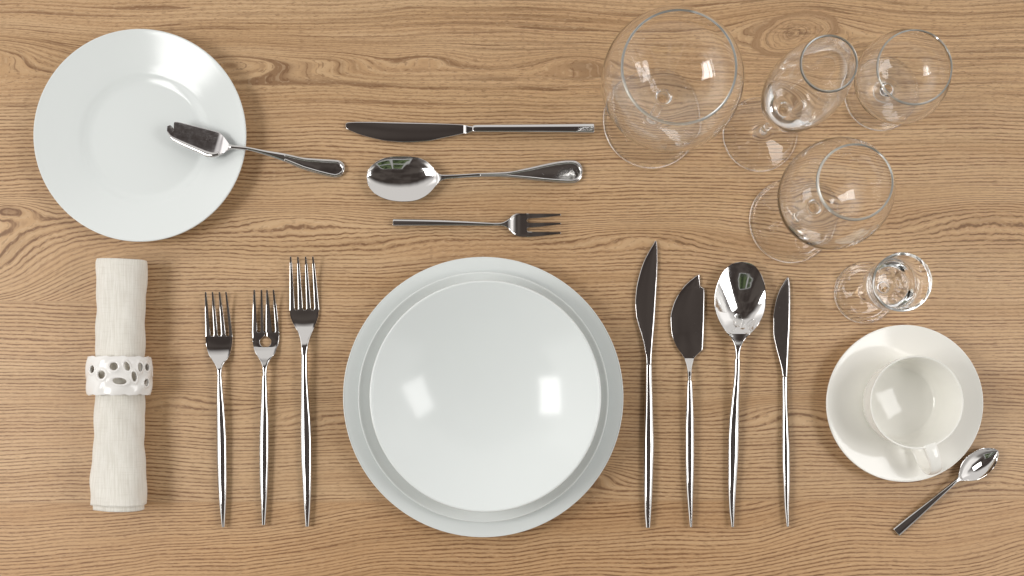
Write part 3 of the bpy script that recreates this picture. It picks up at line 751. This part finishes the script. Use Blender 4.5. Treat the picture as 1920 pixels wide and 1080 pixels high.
def napkin_ring():
    A, B, cz = 29.9, 24.4, 24.7
    wc = 224.5
    zc = cz
    c0 = W(wc, 705, cz/1000)
    HW = 36*S*1000*(1 - cz/1000/H)     # half width, mm
    # invert the view to place the holes seen in the photo
    def proj(phi):
        x = c0.x + A/1000*math.cos(phi); z = (zc + B*math.sin(phi))/1000
        return x/(1 - z/H)/S + NX, z
    tbl = [(proj(p)[0], p) for p in np.linspace(R(-25), R(205), 400)]
    def phi_of(px):
        return min(tbl, key=lambda q: (abs(q[0]-px)))[1]
    seen = [(232,425,38,62,.3),(395,525,62,68,0),(250,660,50,46,-.4),(630,375,72,66,-.4),(875,375,46,76,-.35),(735,640,118,52,.1),(1005,555,38,86,-.2),(1115,385,36,74,0),(1250,380,34,58,.1),(1230,665,58,58,.5)]
    holes = []
    for x, y, rx, ry, tilt in seen:
        px, py = 150 + .1018*x, 650 + .1018*y
        p = phi_of(px); v = -(py - 705)/36*HW
        dp = min(abs(phi_of(px + .1018*rx) - phi_of(px - .1018*rx))/2*28, 4.4 if 300 < x < 1100 else 3.0)
        if 600 < x < 800 and y > 600: dp = 5.6
        holes.append((p, v, max(dp, 2.0), .1018*ry*S*1000*.96, tilt))
    rnd = random.Random(8)
    ps = [h[0] for h in holes]
    for k in range(9):
        p = max(ps) + .38 + k*.40
        if p > min(ps) + 2*math.pi - .3: break
        holes.append((p, (6 if k % 2 else -7) + rnd.uniform(-1.5, 1.5), rnd.uniform(2.6, 4.6), rnd.uniform(3, 4.6), rnd.uniform(-.5, .5)))
    NP, NV = 300, 56
    def hval(p, v):
        best = 9
        for hp, hv, ra, rb, ti in holes:
            d = (p - hp + math.pi) % (2*math.pi) - math.pi
            du, dv = d*28, v - hv
            a = du*math.cos(ti) + dv*math.sin(ti); b = -du*math.sin(ti) + dv*math.cos(ti)
            best = min(best, math.sqrt((a/ra)**2 + (b/rb)**2))
        return best
    def pos(p, v):
        t = abs(v)/HW
        k = 1 - .05*t**4 + .012*math.sin(p*9 + v*.3)
        # the strands between the holes swell a little
        return (A*k*math.cos(p), v, B*k*math.sin(p))
    edge = lambda p, s: 1 + .022*math.sin(p*11 + s*1.3) + .014*math.sin(p*23 + s)
    bm = bmesh.new(); grid = {}
    prm = {}
    for i in range(NP):
        for j in range(NV + 1):
            p = 2*math.pi*i/NP; v = (2*j/NV - 1); v = v*HW*edge(p, 1 if v > 0 else -1)
            vv = bm.verts.new((0, 0, 0)); grid[i, j] = vv; prm[vv] = [p, v]
    for i in range(NP):
        for j in range(NV):
            q = [grid[i, j], grid[(i+1) % NP, j], grid[(i+1) % NP, j+1], grid[i, j+1]]
            p = 2*math.pi*(i+.5)/NP; v = sum(prm[a][1] for a in q)/4
            if hval(p, v) > 1: bm.faces.new(q)
    for v_ in [v_ for v_ in bm.verts if not v_.link_faces]:
        prm.pop(v_); bm.verts.remove(v_)
    for v_ in bm.verts:
        if v_.is_boundary:
            p, v = prm[v_]; h = hval(p, v)
            if h < 1.6 and abs(v) < HW*.93:
                for _ in range(4):
                    h = hval(p, v); e = 1e-3
                    gp = (hval(p + e/28, v) - h)/e; gv = (hval(p, v + e) - h)/e; g2 = gp*gp + gv*gv
                    if g2 < 1e-9: break
                    st = (1 - h)/g2; p += st*gp/28; v += st*gv
                prm[v_] = [p, v]
    for v_ in bm.verts:
        p, v = prm[v_]; x, y, z = pos(p, v)
        h = hval(p, v); sw = 1 + .03*math.exp(-((h - 1.45)/.35)**2)
        v_.co = (x*sw/1000, y/1000, z*sw/1000)
    bmesh.ops.recalc_face_normals(bm, faces=bm.faces)
    me = bpy.data.meshes.new('napkin_ring'); bm.to_mesh(me); bm.free()
    me.polygons.foreach_set('use_smooth', [True]*len(me.polygons)); me.materials.append(RINGW)
    ob = bpy.data.objects.new('napkin_ring', me); col.objects.link(ob); ob.location = (c0.x, c0.y, (zc + .9)/1000)
    s = ob.modifiers.new('wall', 'SOLIDIFY'); s.thickness = .0026; s.offset = -1
    b = ob.modifiers.new('sub', 'SUBSURF'); b.levels = 1; b.render_levels = 1
    tag(ob, 'white glazed openwork ring with leaf-shaped holes, holding the rolled napkin', 'napkin ring')
napkin_ring()

# ------------------------------------------------------------------ light
def softbox(name, loc, target, sx_, sy_, power, color=(1, 1, 1)):
    l = bpy.data.lights.new(name, 'AREA'); l.shape = 'RECTANGLE'; l.size = sx_; l.size_y = sy_; l.energy = power; l.color = color
    o = bpy.data.objects.new(name, l); col.objects.link(o); o.location = loc
    o.rotation_euler = (Vector(target) - Vector(loc)).to_track_quat('-Z', 'Y').to_euler()
    return o
softbox('softbox', (-1.10, -.02, 1.12), (0, .02, 0), .60, .42, 7.9, (1, .99, .97))
rb = softbox('softbox', (1.08, .0, 1.16), (0, .02, 0), .62, .44, 5.6, (1, .99, .98))
rb.rotation_euler = (rb.rotation_euler.to_matrix() @ Matrix.Rotation(R(28), 3, 'Z')).to_euler()

w = bpy.data.worlds.new('World'); sc.world = w; w.use_nodes = True
nt = w.node_tree; bg = nt.nodes['Background']
tc = nt.nodes.new('ShaderNodeTexCoord'); sp = nt.nodes.new('ShaderNodeSeparateXYZ'); nt.links.new(tc.outputs['Generated'], sp.inputs[0])
dx, dy, dz = (E(nt, sp.outputs[i]) for i in range(3))
# studio: pale walls low down, reaching higher behind the head of the table; dark ceiling
wall = smooth(dz - dy * .22, .80, .60)
cn = noise(nt, tc.outputs['Generated'], 3.0, 2, .5)
low = smooth(dz, .50, .20)  # glow added low all round to brighten glass edges
ceil = mixc(nt, smooth(cn, .38, .62), (.050, .040, .036), (.098, .083, .074))
c = mixc(nt, (wall * (smooth(dy, -.05, .4) * .80 + .16)).f('MAXIMUM', low * .6), ceil, (.80, .78, .76))
side_glow = smooth(dz, .66, .54) * smooth(dz, .12, .30) * smooth(dx.f('ABSOLUTE'), .42, .62) * smooth(dy.f('ABSOLUTE'), .62, .45)  # bright side bands added to give the handles white strips
c = mixc(nt, side_glow * (smooth(dx, .1, -.1) * .35 + .65), c, (1.55, 1.52, 1.48))
# a garden window behind the viewer, seen only in the curved steel
iv = (dy * -1.0).f('MAXIMUM', .02)
wu, wv = dx / iv, dz / iv
inside = smooth((wu - .25).f('ABSOLUTE'), .62, .60) * smooth((wv - 1.75).f('ABSOLUTE'), 1.02, 1.0)
frame = (smooth((wu - .25).f('ABSOLUTE'), .52, .54) + smooth((wv - 1.75).f('ABSOLUTE'), .90, .93) + smooth((wu - .12).f('ABSOLUTE'), .07, .05) + smooth((wv - 1.35).f('ABSOLUTE'), .07, .05)).f('MINIMUM', 1.0)
gn = noise(nt, tc.outputs['Generated'], 14.0, 3, .6)
pane = mixc(nt, smooth(gn, .4, .62), (.03, .04, .022), (.13, .17, .08))
pane = mixc(nt, frame, pane, (.42, .42, .41))
c = mixc(nt, inside, c, pane)
nt.links.new(c, bg.inputs[0]); bg.inputs[1].default_value = 1.0

# ------------------------------------------------------------------ camera and output
cam = bpy.data.cameras.new('camera'); co = bpy.data.objects.new('camera', cam); col.objects.link(co)
co.location = (0, 0, H); co.rotation_euler = (0, 0, 0)
cam.sensor_width = 36; cam.lens = 36 * 1730 / 1920
cam.shift_x = (960 - NX) / 1920; cam.shift_y = (NY - 540) / 1920
cam.clip_start = .01; cam.clip_end = 50
sc.camera = co
sc.render.engine = 'CYCLES'
cy = sc.cycles
cy.use_denoising = True
try: cy.denoiser = 'OPENIMAGEDENOISE'
except Exception: pass
cy.max_bounces = 18; cy.transmission_bounces = 16; cy.glossy_bounces = 8; cy.diffuse_bounces = 4
cy.caustics_refractive = True; cy.caustics_reflective = False
cy.sample_clamp_indirect = 14; cy.blur_glossy = 0
vs = sc.view_settings
vs.view_transform = 'Standard'; vs.look = 'None'; vs.gamma = 1; vs.exposure = .20; vs.use_curve_mapping = False
